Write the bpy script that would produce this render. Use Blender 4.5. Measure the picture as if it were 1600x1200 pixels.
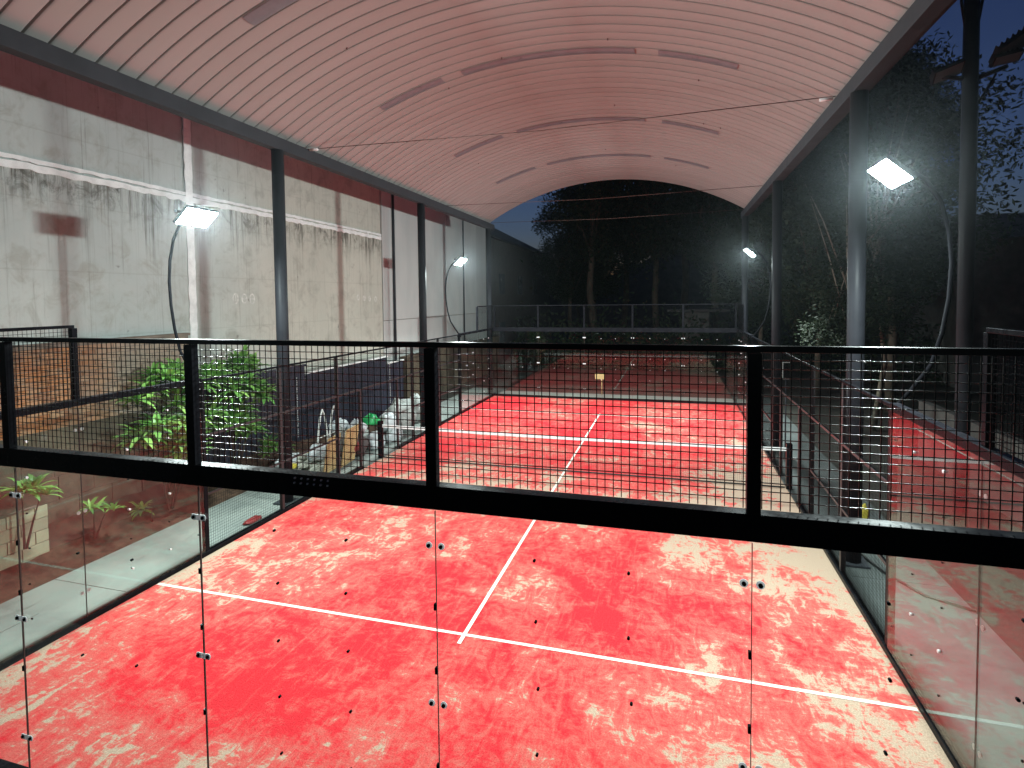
import bpy, math, random
from mathutils import Vector, Matrix
random.seed(7)
S = bpy.context.scene
for o in list(bpy.data.objects): bpy.data.objects.remove(o)

# ---------------------------------------------------------------- camera
cam_d = bpy.data.cameras.new('camera'); cam = bpy.data.objects.new('camera', cam_d)
S.collection.objects.link(cam); S.camera = cam
yaw, pit, rol = -.2805, -.0418, -.0113
f = Vector((math.sin(yaw)*math.cos(pit), math.cos(yaw)*math.cos(pit), math.sin(pit)))
rt = Vector((math.cos(yaw), -math.sin(yaw), 0)); up = rt.cross(f)
r2 = rt*math.cos(rol)+up*math.sin(rol); u2 = -rt*math.sin(rol)+up*math.cos(rol)
M = Matrix((r2, u2, -f)).transposed().to_4x4(); M.translation = Vector((2.547, -13.485, 4.297))
cam.matrix_world = M
cam_d.sensor_fit = 'HORIZONTAL'; cam_d.sensor_width = 36; cam_d.lens = 872.4/1600*36
cam_d.shift_y = -(600-503.3)/1600; cam_d.shift_x = 2/1600
cam_d.clip_start = .05; cam_d.clip_end = 600

# ---------------------------------------------------------------- world: last light of dusk
W = bpy.data.worlds.new('World'); S.world = W; W.use_nodes = True
wn = W.node_tree.nodes; wl = W.node_tree.links
sky = wn.new('ShaderNodeTexSky'); sky.sky_type = 'NISHITA'; sky.sun_disc = False
sky.sun_elevation = math.radians(-2.4); sky.sun_rotation = 0; sky.ozone_density = 3.0
wl.new(sky.outputs[0], wn['Background'].inputs[0]); wn['Background'].inputs[1].default_value = .36

S.view_settings.view_transform = 'Standard'; S.view_settings.look = 'None'
S.view_settings.exposure = .18; S.view_settings.gamma = 1; S.view_settings.use_curve_mapping = False
LAMP = 1750.0          # radiance of the floodlight lenses
HAZE = .0004
S.render.engine = 'CYCLES'
S.cycles.max_bounces = 5; S.cycles.diffuse_bounces = 3; S.cycles.glossy_bounces = 3; S.cycles.volume_bounces = 0; S.cycles.transparent_max_bounces = 24; S.cycles.volume_max_steps = 16
S.cycles.caustics_reflective = False; S.cycles.caustics_refractive = False
S.cycles.sample_clamp_indirect = 6

# ---------------------------------------------------------------- materials
def newmat(name):
    m = bpy.data.materials.new(name); m.use_nodes = True
    return m, m.node_tree.nodes, m.node_tree.links, m.node_tree.nodes['Principled BSDF']
def setp(b, **k):
    for a, v in k.items():
        n = {'rough': 'Roughness', 'metal': 'Metallic', 'spec': 'Specular IOR Level'}[a]; b.inputs[n].default_value = v
def noise(n, l, vec, scale, detail=6, rough=.6, dist=0):
    t = n.new('ShaderNodeTexNoise'); t.inputs['Scale'].default_value = scale; t.inputs['Detail'].default_value = detail
    t.inputs['Roughness'].default_value = rough; t.inputs['Distortion'].default_value = dist
    l.new(vec, t.inputs['Vector']); return t.outputs['Fac']
def mapping(n, l, vec, scale=(1, 1, 1), rot=(0, 0, 0), loc=(0, 0, 0)):
    m = n.new('ShaderNodeMapping'); m.inputs['Scale'].default_value = scale; m.inputs['Rotation'].default_value = rot
    m.inputs['Location'].default_value = loc; l.new(vec, m.inputs['Vector']); return m.outputs[0]
def mrange(n, l, v, a, b, c=0, d=1, smooth=True):
    m = n.new('ShaderNodeMapRange'); m.interpolation_type = 'SMOOTHSTEP' if smooth else 'LINEAR'
    for i, x in zip((1, 2, 3, 4), (a, b, c, d)): m.inputs[i].default_value = x
    l.new(v, m.inputs[0]); return m.outputs[0]
def mth(n, l, op, a, b=None, clamp=False):
    m = n.new('ShaderNodeMath'); m.operation = op; m.use_clamp = clamp
    for i, x in enumerate((a, b)):
        if x is None: continue
        if isinstance(x, (int, float)): m.inputs[i].default_value = x
        else: l.new(x, m.inputs[i])
    return m.outputs[0]
def mixc(n, l, fac, a, b, mode='MIX'):
    m = n.new('ShaderNodeMix'); m.data_type = 'RGBA'; m.blend_type = mode
    if isinstance(fac, (int, float)): m.inputs[0].default_value = fac
    else: l.new(fac, m.inputs[0])
    for i, x in ((6, a), (7, b)):
        if isinstance(x, tuple): m.inputs[i].default_value = (*x, 1)
        else: l.new(x, m.inputs[i])
    return m.outputs[2]
def bump(n, l, b, h, strength=.3, dist=.02):
    u = n.new('ShaderNodeBump'); u.inputs['Strength'].default_value = strength; u.inputs['Distance'].default_value = dist
    l.new(h, u.inputs['Height']); l.new(u.outputs[0], b.inputs['Normal'])
def objc(n): return n.new('ShaderNodeTexCoord').outputs['Object']
def pos(n): return n.new('ShaderNodeNewGeometry').outputs['Position']

def plain(name, col, rough=.6, metal=0, spec=.5, var=.25, scale=3, bmp=.15, ior=None):
    m, n, l, b = newmat(name); setp(b, rough=rough, metal=metal, spec=spec)
    v = objc(n); h = noise(n, l, v, scale, 6, .65)
    dk = tuple(c*(1-var) for c in col); lt = tuple(min(1, c*(1+var)) for c in col)
    l.new(mixc(n, l, mrange(n, l, h, .3, .7), dk, lt), b.inputs['Base Color'])
    h2 = noise(n, l, v, scale*12, 4); bump(n, l, b, h2, bmp, .01)
    l.new(mrange(n, l, h, .3, .7, max(0, rough-.08), min(1, rough+.08)), b.inputs['Roughness'])
    if ior: b.inputs['IOR'].default_value = ior
    return m

MT = {}
MT['black'] = plain('black_powder_coat', (.008, .008, .010), .24, 0, .5, .2, 5, .02, 1.10)
MT['wire'] = plain('black_wire_coat', (.004, .004, .005), .22, 0, .5, .05, 5, 0, 1.5)
MT['wire_far'] = plain('black_mesh_coat', (.004, .004, .005), .3, 0, .5, .2, 5, 0, 1.08)
MT['column'] = plain('dark_grey_column_paint', (.016, .017, .021), .5, 0, .4, .15, 2, .05, 1.25)
MT['pole'] = plain('black_pole_paint', (.004, .004, .005), .3, 0, .4, .15, 2, .02, 1.12)
MT['rail'] = plain('satin_dark_rail_paint', (.034, .030, .032), .4, 0, .5, .2, 5, .02, 1.3)
MT['gasket'] = plain('dark_joint_sealant', (.03, .012, .01), .7)
MT['net'] = plain('net_cord', (.02, .02, .02), .8)
MT['tape'] = plain('net_tape_white', (.78, .78, .78), .6, 0, .4, .06, 8)
MT['steel'] = plain('galvanised_steel', (.80, .81, .82), .35, 0, .5, .1, 20, .05)
MT['grey_paint'] = plain('grey_painted_steel', (.036, .039, .046), .6, 0, .4, .15, 2, .05, 1.3)
MT['cable'] = plain('steel_cable', (.13, .08, .07), .5, .5)
MT['path'] = None
MT['soil'] = plain('dark_soil', (.065, .038, .026), .95, 0, .2, .5, 4, .8)
MT['ground'] = plain('dark_ground', (.045, .042, .036), .95, 0, .2, .4, .6, .6)
MT['navy'] = plain('navy_sheet_metal', (.017, .020, .038), .5, 0, .5, .2, 1.5, .05)
MT['white_paint'] = plain('white_plaster', (.82, .83, .82), .75, 0, .3, .12, 3, .4)
MT['glyph'] = plain('white_spray_paint', (.62, .62, .58), .8, 0, .2, .25, 8)
MT['chalk'] = plain('white_rope', (.6, .6, .58), .8)
MT['tan'] = plain('tan_plywood', (.52, .36, .17), .7, 0, .3, .15, 4)
MT['bag'] = plain('white_plastic_bag', (.62, .66, .68), .35, 0, .5, .12, 6, .6)
MT['sack'] = plain('grey_woven_sack', (.42, .44, .42), .6, 0, .4, .15, 9, .5)
MT['green_bag'] = plain('green_plastic_bag', (.02, .42, .12), .35, 0, .5, .2, 6, .5)
MT['rubble'] = plain('pale_rubble', (.42, .42, .36), .85, 0, .3, .3, 6)
MT['rubble_dark'] = plain('dark_rubbish', (.06, .045, .045), .7, 0, .3, .4, 6)
MT['yellow'] = plain('yellow_litter', (.55, .45, .06), .6)
MT['maroon'] = plain('maroon_bucket', (.20, .02, .02), .5)
MT['house'] = plain('dark_render', (.07, .065, .06), .9)
MT['roof_tile'] = plain('dark_roof', (.035, .03, .03), .8)
MT['dark_wall'] = plain('dark_brown_wall', (.11, .085, .06), .9, 0, .3, .45, 1.2, .6)
MT['hose'] = plain('black_hose', (.02, .02, .02), .4)

def turf():
    m, n, l, b = newmat('red_turf_with_sand'); setp(b, rough=.95, spec=.06)
    v = pos(n); sp = n.new('ShaderNodeSeparateXYZ'); l.new(v, sp.inputs[0]); X, Y = sp.outputs[0], sp.outputs[1]
    wob = noise(n, l, mapping(n, l, v, (1, 1, 1), (0, 0, 0), (13.7, 4.2, 0)), .30, 3, .5, .4)             # large patches
    mid = noise(n, l, mapping(n, l, v, (1, 1, 1), (0, 0, .5), (3, 7, 0)), 1.1, 6, .62, 1.3)
    fine = noise(n, l, mapping(n, l, v, (1.5, .8, 1), (0, 0, -.6), (9, 1, 0)), 3.4, 7, .68, 2.0)
    fine2 = noise(n, l, mapping(n, l, v, (.7, 1.9, 1), (0, 0, .35), (2, 5, 0)), 5.5, 6, .7, 1.4)
    right = mrange(n, l, X, .6, 5.2, -.015, .055)                                  # sand piles up towards the right glass
    net = mrange(n, l, mth(n, l, 'ABSOLUTE', mth(n, l, 'ADD', Y, 1.2)), .6, 4.2, .085, 0)
    back = mrange(n, l, mth(n, l, 'ADD', Y, mth(n, l, 'MULTIPLY', X, .35)), -9.3, -10.4, 0, .05)
    edge = mrange(n, l, mth(n, l, 'ABSOLUTE', X), 4.6, 5.0, 0, .04)
    s = mth(n, l, 'ADD', mth(n, l, 'MULTIPLY', wob, .50), mth(n, l, 'MULTIPLY', mid, .48))
    s = mth(n, l, 'ADD', s, mth(n, l, 'MULTIPLY', fine, .42)); s = mth(n, l, 'ADD', s, mth(n, l, 'MULTIPLY', fine2, .28))
    for q in (right, net, back, edge): s = mth(n, l, 'ADD', s, q)
    sand = mrange(n, l, s, .88, .98)
    # soft veil of sand between the patches and brush tracks along the court
    veil = mrange(n, l, s, .74, .94, 0, .27)
    tracks = noise(n, l, mapping(n, l, v, (6, .5, 1), (0, 0, -.12)), 2.2, 3, .5, .3)
    veil = mth(n, l, 'ADD', veil, mth(n, l, 'MULTIPLY', mrange(n, l, tracks, .55, .75), .10))
    fac = mth(n, l, 'MAXIMUM', mth(n, l, 'MULTIPLY', sand, .88), veil, True)
    grain = noise(n, l, v, 60, 3, .6)
    red = mixc(n, l, mrange(n, l, grain, .3, .7), (.46, .014, .021), (.60, .028, .037))
    sc = mixc(n, l, mrange(n, l, grain, .3, .7), (.30, .25, .185), (.42, .355, .265))
    l.new(mixc(n, l, fac, red, sc), b.inputs['Base Color'])
    bump(n, l, b, grain, .4, .01)
    return m
MT['turf'] = turf()

def line_mat():
    m, n, l, b = newmat('white_turf_line'); setp(b, rough=.9, spec=.2)
    v = pos(n); h = noise(n, l, v, 5, 6, .7, 1)
    l.new(mixc(n, l, mrange(n, l, h, .55, .8, 0, .5), (.66, .61, .54), (.60, .36, .29)), b.inputs['Base Color']); return m
MT['line'] = line_mat()

def path_mat(name, a, c):
    m, n, l, b = newmat(name); setp(b, rough=.75, spec=.35)
    v = pos(n); h = noise(n, l, v, .9, 7, .65, .5); g = noise(n, l, v, 25, 4, .6)
    col = mixc(n, l, mrange(n, l, h, .3, .7), a, c)
    st = noise(n, l, mapping(n, l, v, (1, .4, 1), (0, 0, .3), (4, 4, 0)), 2.3, 5, .6, 1)
    col = mixc(n, l, mrange(n, l, st, .58, .72, 0, .45), col, tuple(x*.45 for x in a))
    l.new(col, b.inputs['Base Color']); bump(n, l, b, g, .25, .01); return m
MT['path'] = path_mat('smooth_concrete_path', (.19, .21, .20), (.27, .29, .27))
MT['apron'] = path_mat('dark_concrete_apron', (.075, .085, .083), (.12, .13, .127))

def concrete_wall():
    m, n, l, b = newmat('stained_concrete'); setp(b, rough=.85, spec=.3)
    v = pos(n); sp = n.new('ShaderNodeSeparateXYZ'); l.new(v, sp.inputs[0]); Y, Z = sp.outputs[1], sp.outputs[2]
    big = noise(n, l, v, .35, 4, .55, .3); mid = noise(n, l, v, 2.2, 7, .7, .6); fine = noise(n, l, v, 14, 5, .7)
    col = mixc(n, l, mrange(n, l, big, .3, .7), (.43, .475, .465), (.55, .59, .565))
    warm = mrange(n, l, Y, -4.5, .5, .08, .8)
    col = mixc(n, l, warm, col, mixc(n, l, .6, col, (.52, .47, .35)))
    col = mixc(n, l, mrange(n, l, mid, .46, .72, 0, .6), col, (.30, .29, .25))
    streak = noise(n, l, mapping(n, l, v, (1, 5.5, .16)), 1.6, 6, .7, .3)
    streakf = noise(n, l, mapping(n, l, v, (1, 16, .35)), 1.6, 4, .7, .2)
    sm = mrange(n, l, streak, .47, .64); sf = mrange(n, l, streakf, .46, .66)
    # mould washes down under the ledge
    lz = mth(n, l, 'ADD', Z, mth(n, l, 'MULTIPLY', mth(n, l, 'SUBTRACT', noise(n, l, mapping(n, l, v, (1, 1, .05), (0, 0, 0), (0, 3, 0)), 1.7, 5, .7), .5), 5.5)); low = mrange(n, l, lz, 6.9, 5.6, 1, 0); below = mrange(n, l, Z, 6.60, 6.64, 1, 0)
    md = mth(n, l, 'MULTIPLY', mth(n, l, 'MULTIPLY', low, below), mth(n, l, 'ADD', mth(n, l, 'MULTIPLY', sm, .85), mth(n, l, 'MULTIPLY', sf, .85)), True)
    md = mth(n, l, 'MULTIPLY', md, mrange(n, l, noise(n, l, v, .6, 3), .35, .6, .35, 1))
    col = mixc(n, l, md, col, (.085, .08, .065))
    cloud = mrange(n, l, noise(n, l, mapping(n, l, v, (1, 1, .6)), 3.1, 7, .75, .8), .44, .66)
    col = mixc(n, l, mth(n, l, 'MULTIPLY', mth(n, l, 'MULTIPLY', mrange(n, l, Z, 6.62, 5.7, .9, 0), below), cloud), col, (.07, .068, .055))
    gen = mth(n, l, 'MULTIPLY', mth(n, l, 'MULTIPLY', sm, sf), .45)
    col = mixc(n, l, gen, col, (.14, .13, .11))
    # board marks
    bz = mth(n, l, 'FRACT', mth(n, l, 'DIVIDE', Z, 1.22)); bl = mrange(n, l, bz, .0, .03, .22, 0)
    col = mixc(n, l, bl, col, (.22, .21, .18))
    spots = noise(n, l, v, 4.5, 2, .5); col = mixc(n, l, mrange(n, l, spots, .72, .78, 0, .5), col, (.12, .11, .1))
    l.new(col, b.inputs['Base Color']); bump(n, l, b, mid, .25, .02)
    return m
MT['concrete'] = concrete_wall()
def smooth_panel():
    m, n, l, b = newmat('pale_precast_concrete'); setp(b, rough=.8, spec=.3)
    v = pos(n); h = noise(n, l, mapping(n, l, v, (1, 1, .35)), .9, 6, .6, .4)
    oi = n.new('ShaderNodeObjectInfo').outputs['Random']
    c = mixc(n, l, mrange(n, l, h, .3, .7), (.50, .53, .52), (.60, .62, .60))
    c = mixc(n, l, mth(n, l, 'MULTIPLY', oi, .3), c, (.33, .34, .33))
    l.new(c, b.inputs['Base Color']); bump(n, l, b, noise(n, l, v, 20, 4), .1, .01); return m
MT['panel'] = smooth_panel()

def masonry(name, cols, rough=.9, wash=False):
    m, n, l, b = newmat(name); setp(b, rough=rough, spec=.25)
    g = n.new('ShaderNodeNewGeometry'); oi = n.new('ShaderNodeObjectInfo').outputs['Random']
    r = mth(n, l, 'FRACT', mth(n, l, 'ADD', g.outputs['Random Per Island'], oi))
    ramp = n.new('ShaderNodeValToRGB'); l.new(r, ramp.inputs[0]); cr = ramp.color_ramp
    while len(cr.elements) < len(cols): cr.elements.new(.5)
    for i, c in enumerate(cols): cr.elements[i].position = i/(len(cols)-1); cr.elements[i].color = (*c, 1)
    h = noise(n, l, g.outputs['Position'], 9, 6, .7); big = noise(n, l, g.outputs['Position'], .9, 5, .6)
    c = mixc(n, l, mrange(n, l, h, .4, .75, 0, .5), ramp.outputs[0], (.30, .24, .19))
    c = mixc(n, l, mrange(n, l, big, .5, .68, 0, .6), c, (.10, .075, .06))
    sp = n.new('ShaderNodeSeparateXYZ'); l.new(g.outputs['Position'], sp.inputs[0])
    if wash: c = mixc(n, l, mrange(n, l, mth(n, l, 'ADD', sp.outputs[1], mth(n, l, 'MULTIPLY', big, 1.5)), -5.6, -3.9, 0, .75), c, (.34, .28, .23))
    l.new(c, b.inputs['Base Color']); bump(n, l, b, h, .5, .01); return m
MT['brick'] = masonry('orange_clay_brick', [(.34, .13, .05), (.46, .21, .09), (.27, .11, .055), (.44, .26, .15), (.36, .15, .06)], .9, True)
MT['block'] = masonry('cement_block', [(.34, .32, .22), (.42, .39, .27), (.29, .28, .20), (.38, .36, .26)])
MT['mortar'] = plain('grey_mortar', (.20, .16, .13), .95, 0, .2, .3, 3, .5)

def roof_mat():
    m, n, l, b = newmat('white_coated_roof_sheet'); setp(b, rough=.42, spec=.45)
    oi = n.new('ShaderNodeObjectInfo').outputs['Random']
    c = mixc(n, l, oi, (.365, .33, .315), (.40, .365, .35)); h = noise(n, l, pos(n), 2.5, 5, .6)
    c = mixc(n, l, mrange(n, l, h, .5, .8, 0, .18), c, (.40, .38, .36))
    l.new(c, b.inputs['Base Color']); return m
MT['roof'] = roof_mat()
MT['skylight'] = plain('milky_translucent_sheet', (.20, .20, .22), .35, 0, .5, .1, 5)

def glass_mat():
    m = bpy.data.materials.new('toughened_glass'); m.use_nodes = True; n = m.node_tree.nodes; l = m.node_tree.links; n.clear()
    out = n.new('ShaderNodeOutputMaterial'); tr = n.new('ShaderNodeBsdfTransparent'); gl = n.new('ShaderNodeBsdfGlossy')
    tr.inputs[0].default_value = (.955, .975, .962, 1); gl.inputs['Roughness'].default_value = .004
    lw = n.new('ShaderNodeLayerWeight'); lw.inputs[0].default_value = .5
    p = mth(n, l, 'POWER', lw.outputs['Facing'], 5.0); fr = mth(n, l, 'ADD', mth(n, l, 'MULTIPLY', p, .95), .042, True)
    mx = n.new('ShaderNodeMixShader'); l.new(fr, mx.inputs[0]); l.new(tr.outputs[0], mx.inputs[1]); l.new(gl.outputs[0], mx.inputs[2])
    l.new(mx.outputs[0], out.inputs[0]); return m
MT['glass'] = glass_mat()
def lens_mat(s):
    m, n, l, b = newmat('lit_floodlight_lens'); b.inputs['Emission Color'].default_value = (.84, .99, .965, 1)
    b.inputs['Emission Strength'].default_value = s; b.inputs['Base Color'].default_value = (.8, .8, .8, 1); return m
MT['lens'] = lens_mat(LAMP)
MT['dead_lens'] = plain('unlit_floodlight_glass', (.10, .11, .12), .2, 0, .5, .1)

def silver_fitting():  # translucency added to brighten the silver washers and plates seen from behind
    m, n, l, b = newmat('translucent_silver_fitting'); b.inputs['Base Color'].default_value = (.75, .75, .76, 1); setp(b, rough=.4)
    tl = n.new('ShaderNodeBsdfTranslucent'); tl.inputs[0].default_value = (.75, .76, .78, 1); mx = n.new('ShaderNodeMixShader'); mx.inputs[0].default_value = .5
    l.new(b.outputs[0], mx.inputs[1]); l.new(tl.outputs[0], mx.inputs[2]); l.new(mx.outputs[0], n['Material Output'].inputs[0]); return m
MT['silver_fitting'] = silver_fitting()
def leaf_mat(name, cols, rough=.4):
    m, n, l, b = newmat(name); setp(b, rough=rough, spec=.45)
    g = n.new('ShaderNodeNewGeometry'); ramp = n.new('ShaderNodeValToRGB'); l.new(g.outputs['Random Per Island'], ramp.inputs[0])
    cr = ramp.color_ramp
    while len(cr.elements) < len(cols): cr.elements.new(.5)
    for i, c in enumerate(cols): cr.elements[i].position = i/(len(cols)-1); cr.elements[i].color = (*c, 1)
    l.new(ramp.outputs[0], b.inputs['Base Color'])
    tl = n.new('ShaderNodeBsdfTranslucent'); l.new(ramp.outputs[0], tl.inputs[0])
    mx = n.new('ShaderNodeMixShader'); mx.inputs[0].default_value = .25; out = n['Material Output']
    l.new(b.outputs[0], mx.inputs[1]); l.new(tl.outputs[0], mx.inputs[2]); l.new(mx.outputs[0], out.inputs[0]); return m
MT['leaf'] = leaf_mat('shrub_leaf', [(.09, .22, .05), (.22, .44, .10), (.12, .30, .07), (.34, .54, .14)], .35)
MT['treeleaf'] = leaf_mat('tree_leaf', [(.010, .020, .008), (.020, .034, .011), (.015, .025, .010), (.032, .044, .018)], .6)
MT['bark'] = plain('tree_bark', (.07, .055, .042), .9, 0, .2, .4, 4, .8)
MT['palebark'] = plain('pale_tree_bark', (.16, .14, .11), .85, 0, .2, .35, 4, .6)

# ---------------------------------------------------------------- mesh helpers
class MB:
    def __init__(s): s.v = []; s.f = []; s.sm = []
    def add(s, vs, fs, smooth=False):
        k = len(s.v); s.v += [tuple(p) for p in vs]; s.f += [tuple(i+k for i in q) for q in fs]; s.sm += [smooth]*len(fs); return s
    def box(s, a, b):
        x0, y0, z0 = a; x1, y1, z1 = b
        x0, x1 = min(x0, x1), max(x0, x1); y0, y1 = min(y0, y1), max(y0, y1); z0, z1 = min(z0, z1), max(z0, z1)
        return s.add([(x0, y0, z0), (x1, y0, z0), (x1, y1, z0), (x0, y1, z0), (x0, y0, z1), (x1, y0, z1), (x1, y1, z1), (x0, y1, z1)],
                     [(0, 3, 2, 1), (4, 5, 6, 7), (0, 1, 5, 4), (1, 2, 6, 5), (2, 3, 7, 6), (3, 0, 4, 7)])
    def obox(s, c, hx, hy, hz, mat):
        vs = [Vector(c)+mat@Vector((i*hx, j*hy, k*hz)) for k in (-1, 1) for i, j in ((-1, -1), (1, -1), (1, 1), (-1, 1))]
        return s.add(vs, [(0, 3, 2, 1), (4, 5, 6, 7), (0, 1, 5, 4), (1, 2, 6, 5), (2, 3, 7, 6), (3, 0, 4, 7)])
    def tube(s, pts, r, n=8, cap=True, smooth=True):
        pts = [Vector(p) for p in pts]; rs = r if isinstance(r, (list, tuple)) else [r]*len(pts)
        vs = []; prev = None
        for i, p in enumerate(pts):
            d = (pts[min(i+1, len(pts)-1)]-pts[max(i-1, 0)]).normalized()
            if prev is None:
                a = Vector((0, 0, 1)) if abs(d.z) < .9 else Vector((1, 0, 0)); u = d.cross(a).normalized()
            else: u = (prev-d*prev.dot(d)).normalized()
            prev = u; w = d.cross(u)
            for k in range(n):
                t = 2*math.pi*k/n; vs.append(p+(u*math.cos(t)+w*math.sin(t))*rs[i])
        fs = [(i*n+k, i*n+(k+1) % n, (i+1)*n+(k+1) % n, (i+1)*n+k) for i in range(len(pts)-1) for k in range(n)]
        s.add(vs, fs, smooth)
        if cap: s.f.append(tuple(len(s.v)-len(vs)+k for k in reversed(range(n)))); s.f.append(tuple(len(s.v)-n+k for k in range(n))); s.sm += [False]*2
        return s
    def mesh(s, name, mat):
        me = bpy.data.meshes.new(name); me.from_pydata(s.v, [], s.f); me.polygons.foreach_set('use_smooth', s.sm)
        me.materials.append(mat if not isinstance(mat, str) else MT[mat]); me.update(); return me
    def build(s, name, mat, parent=None, kind=None, bevel=0):
        return link(name, s.mesh(name, mat), parent, kind, bevel)
def link(name, me, parent=None, kind=None, bevel=0, loc=None):
    o = bpy.data.objects.new(name, me); S.collection.objects.link(o)
    if loc is not None: o.location = loc
    if parent is not None: o.parent = parent
    if kind: o['kind'] = kind
    if bevel:
        m = o.modifiers.new('bevel', 'BEVEL'); m.width = bevel; m.segments = 2; m.limit_method = 'ANGLE'
    return o
def tag(o, label, cat, group=None):
    o['label'] = label; o['category'] = cat
    if group: o['group'] = group
    return o
def thing(name, label, cat, loc=(0, 0, 0), group=None, rz=0):
    o = bpy.data.objects.new(name, None); S.collection.objects.link(o); o.empty_display_size = .2
    o.location = loc; o.rotation_euler[2] = rz; return tag(o, label, cat, group)
def copy_tree(o, parent=None):
    c = o.copy(); S.collection.objects.link(c)
    if parent is not None: c.parent = parent
    for ch in list(o.children): copy_tree(ch, c)
    return c
def bx(name, a, b, mat, parent=None, kind=None, bevel=0): return MB().box(a, b).build(name, mat, parent, kind, bevel)
def sheet(name, x0, x1, y0, y1, z, mat, kind='structure', thick=None):
    if thick: return bx(name, (x0, y0, z-thick), (x1, y1, z), mat, None, kind)
    return MB().add([(x0, y0, z), (x1, y0, z), (x1, y1, z), (x0, y1, z)], [(0, 1, 2, 3)]).build(name, mat, None, kind)

# ---------------------------------------------------------------- ground
sheet('ground', -150, 150, -60, 300, -.03, 'ground')
sheet('court', -5.02, 5.02, -10.02, 10.02, 0, 'turf', thick=.02)
for (x0, x1, y0, y1) in ((-5, 5, -6.976, -6.924), (-5, 5, 6.924, 6.976)):
    sheet('court_line', x0, x1, y0, y1, .004, 'line')
sheet('court_line', -.026, .026, -7.15, 7.15, .008, 'line')
ys = [-12, -7.25, -3.4, .3, 4.2, 8.1, 12]
for a, c in zip(ys[:-1], ys[1:]):
    sheet('path_slab', -6.72, -5.03, a+.006, c-.006, -.004, 'path', thick=.02)
sheet('path', -6.72, -5.03, -12, 12, -.016, 'mortar')
bx('drain_cover', (-6.5, -8.6, -.003), (-5.9, -8.02, .006), 'path', None, 'structure')
ys = [10.03, 11.4]
sheet('path', -5.02, 5.02, 10.03, 11.45, -.004, 'path', thick=.02)
ys = [-12, -8, -4, 0, 4, 8, 12]
for a, c in zip(ys[:-1], ys[1:]):
    sheet('pavement', 5.03, 6.5, a+.006, c-.006, -.006, 'apron', thick=.02)
# soil slope of the planting bed
random.seed(3)
mb = MB(); nx, ny = 10, 70; vs = []
for j in range(ny+1):
    y = -12+j*(12+6.5)/ny
    for i in range(nx+1):
        x = -6.72-i*1.2/nx; t = i/nx
        hgt = .0+(.22*t+.55*max(0, t-.35)*max(0, min(1, (3.2-y)/3-.6)))*min(1, max(0, (5-y)/4)) + random.uniform(-.02, .03)*(i > 0)
        vs.append((x, y, hgt-.01))
mb.add(vs, [(j*(nx+1)+i, (j+1)*(nx+1)+i, (j+1)*(nx+1)+i+1, j*(nx+1)+i+1) for j in range(ny) for i in range(nx)], True)
mb.build('soil_bed', 'soil', None, 'structure')

# ---------------------------------------------------------------- tall boundary wall on the left
wall = thing('boundary_wall', 'tall stained concrete wall along the left side of the court with a white ledge', 'wall', (-8, 0, 0))
def wbox(name, x0, x1, y0, y1, z0, z1, mat, parent, bevel=0):
    return bx(name, (x0+8, y0, z0), (x1+8, y1, z1), mat, parent, None, bevel)
wbox('wall_face', -8.3, -8.0, -16, 5.55, -.1, 6.60, 'concrete', wall)
wbox('upper_wall_face', -8.3, -8.03, -16, 5.55, 6.60, 11, 'concrete', wall)
# ragged white ledge: two thin irregular lips
def ragged(name, ya, yb, z0, z1, xo, mat, parent, amp=.02, vert=False, seed=1):
    random.seed(seed); mb = MB(); N = int(abs(yb-ya)/.12); A = []; B = []
    for i in range(N+1):
        y = ya+(yb-ya)*i/N; A.append((y, z0+random.uniform(-amp, amp))); B.append((y, z1+random.uniform(-amp, amp)*.6))
    vs = []
    for (p, q), (r, t) in zip(A, B):
        if vert: vs += [(0, q, p), (0, t, p), (xo, q, p), (xo, t, p)]
        else: vs += [(0, p, q), (0, r, t), (xo, p, q), (xo, r, t)]
    fs = []
    for i in range(N):
        a = i*4; b = a+4; fs += [(a+2, b+2, b+3, a+3), (a, a+2, a+3, a+1)[::1] if i == 0 else (a+1, a+3, b+3, b+1), (a, b, b+2, a+2)]
    mb.add(vs, fs); return mb.build(name, mat, parent)
ragged('ledge', -16, 5.55, 6.58, 6.69, .022, 'white_paint', wall, .022, False, 2)
ragged('ledge', -16, 5.55, 6.72, 6.79, .018, 'white_paint', wall, .016, False, 5)
ragged('plaster_strip', .0, 8.6, -3.30, -3.10, .02, 'white_paint', wall, .014, True, 9)
# spray painted rings
def ring(y, z, w, h, inner):
    mb = MB(); N = 20; vs = []
    for i in range(N):
        t = 2*math.pi*i/N; vs += [(0.004, y+w*math.cos(t), z+h*math.sin(t)), (0.004, y+(w-.035)*math.cos(t), z+(h-.035)*math.sin(t))]
    mb.add(vs, [(2*i, 2*((i+1) % N), 2*((i+1) % N)+1, 2*i+1) for i in range(N)])
    if inner == 1: mb.add([(0.006, y-.012, z-h), (0.006, y+.018, z-h), (0.006, y+.018, z+h), (0.006, y-.012, z+h)], [(0, 1, 2, 3)])
    if inner == 2: mb.add([(0.006, y-w*.7, z-.02), (0.006, y+w*.7, z-.02), (0.006, y+w*.7, z+.015), (0.006, y-w*.7, z+.015)], [(0, 1, 2, 3)])
    mb.build('painted_mark', 'glyph', wall)
ring(-1.88, 4.38, .10, .14, 1); ring(-1.58, 4.38, .10, .13, 2); ring(-1.30, 4.37, .10, .14, 2)
for k, yy in enumerate((3.85, 4.25, 4.62, 5.05)): ring(yy, 4.40-.02*k, .09, .10, k % 3)

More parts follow.
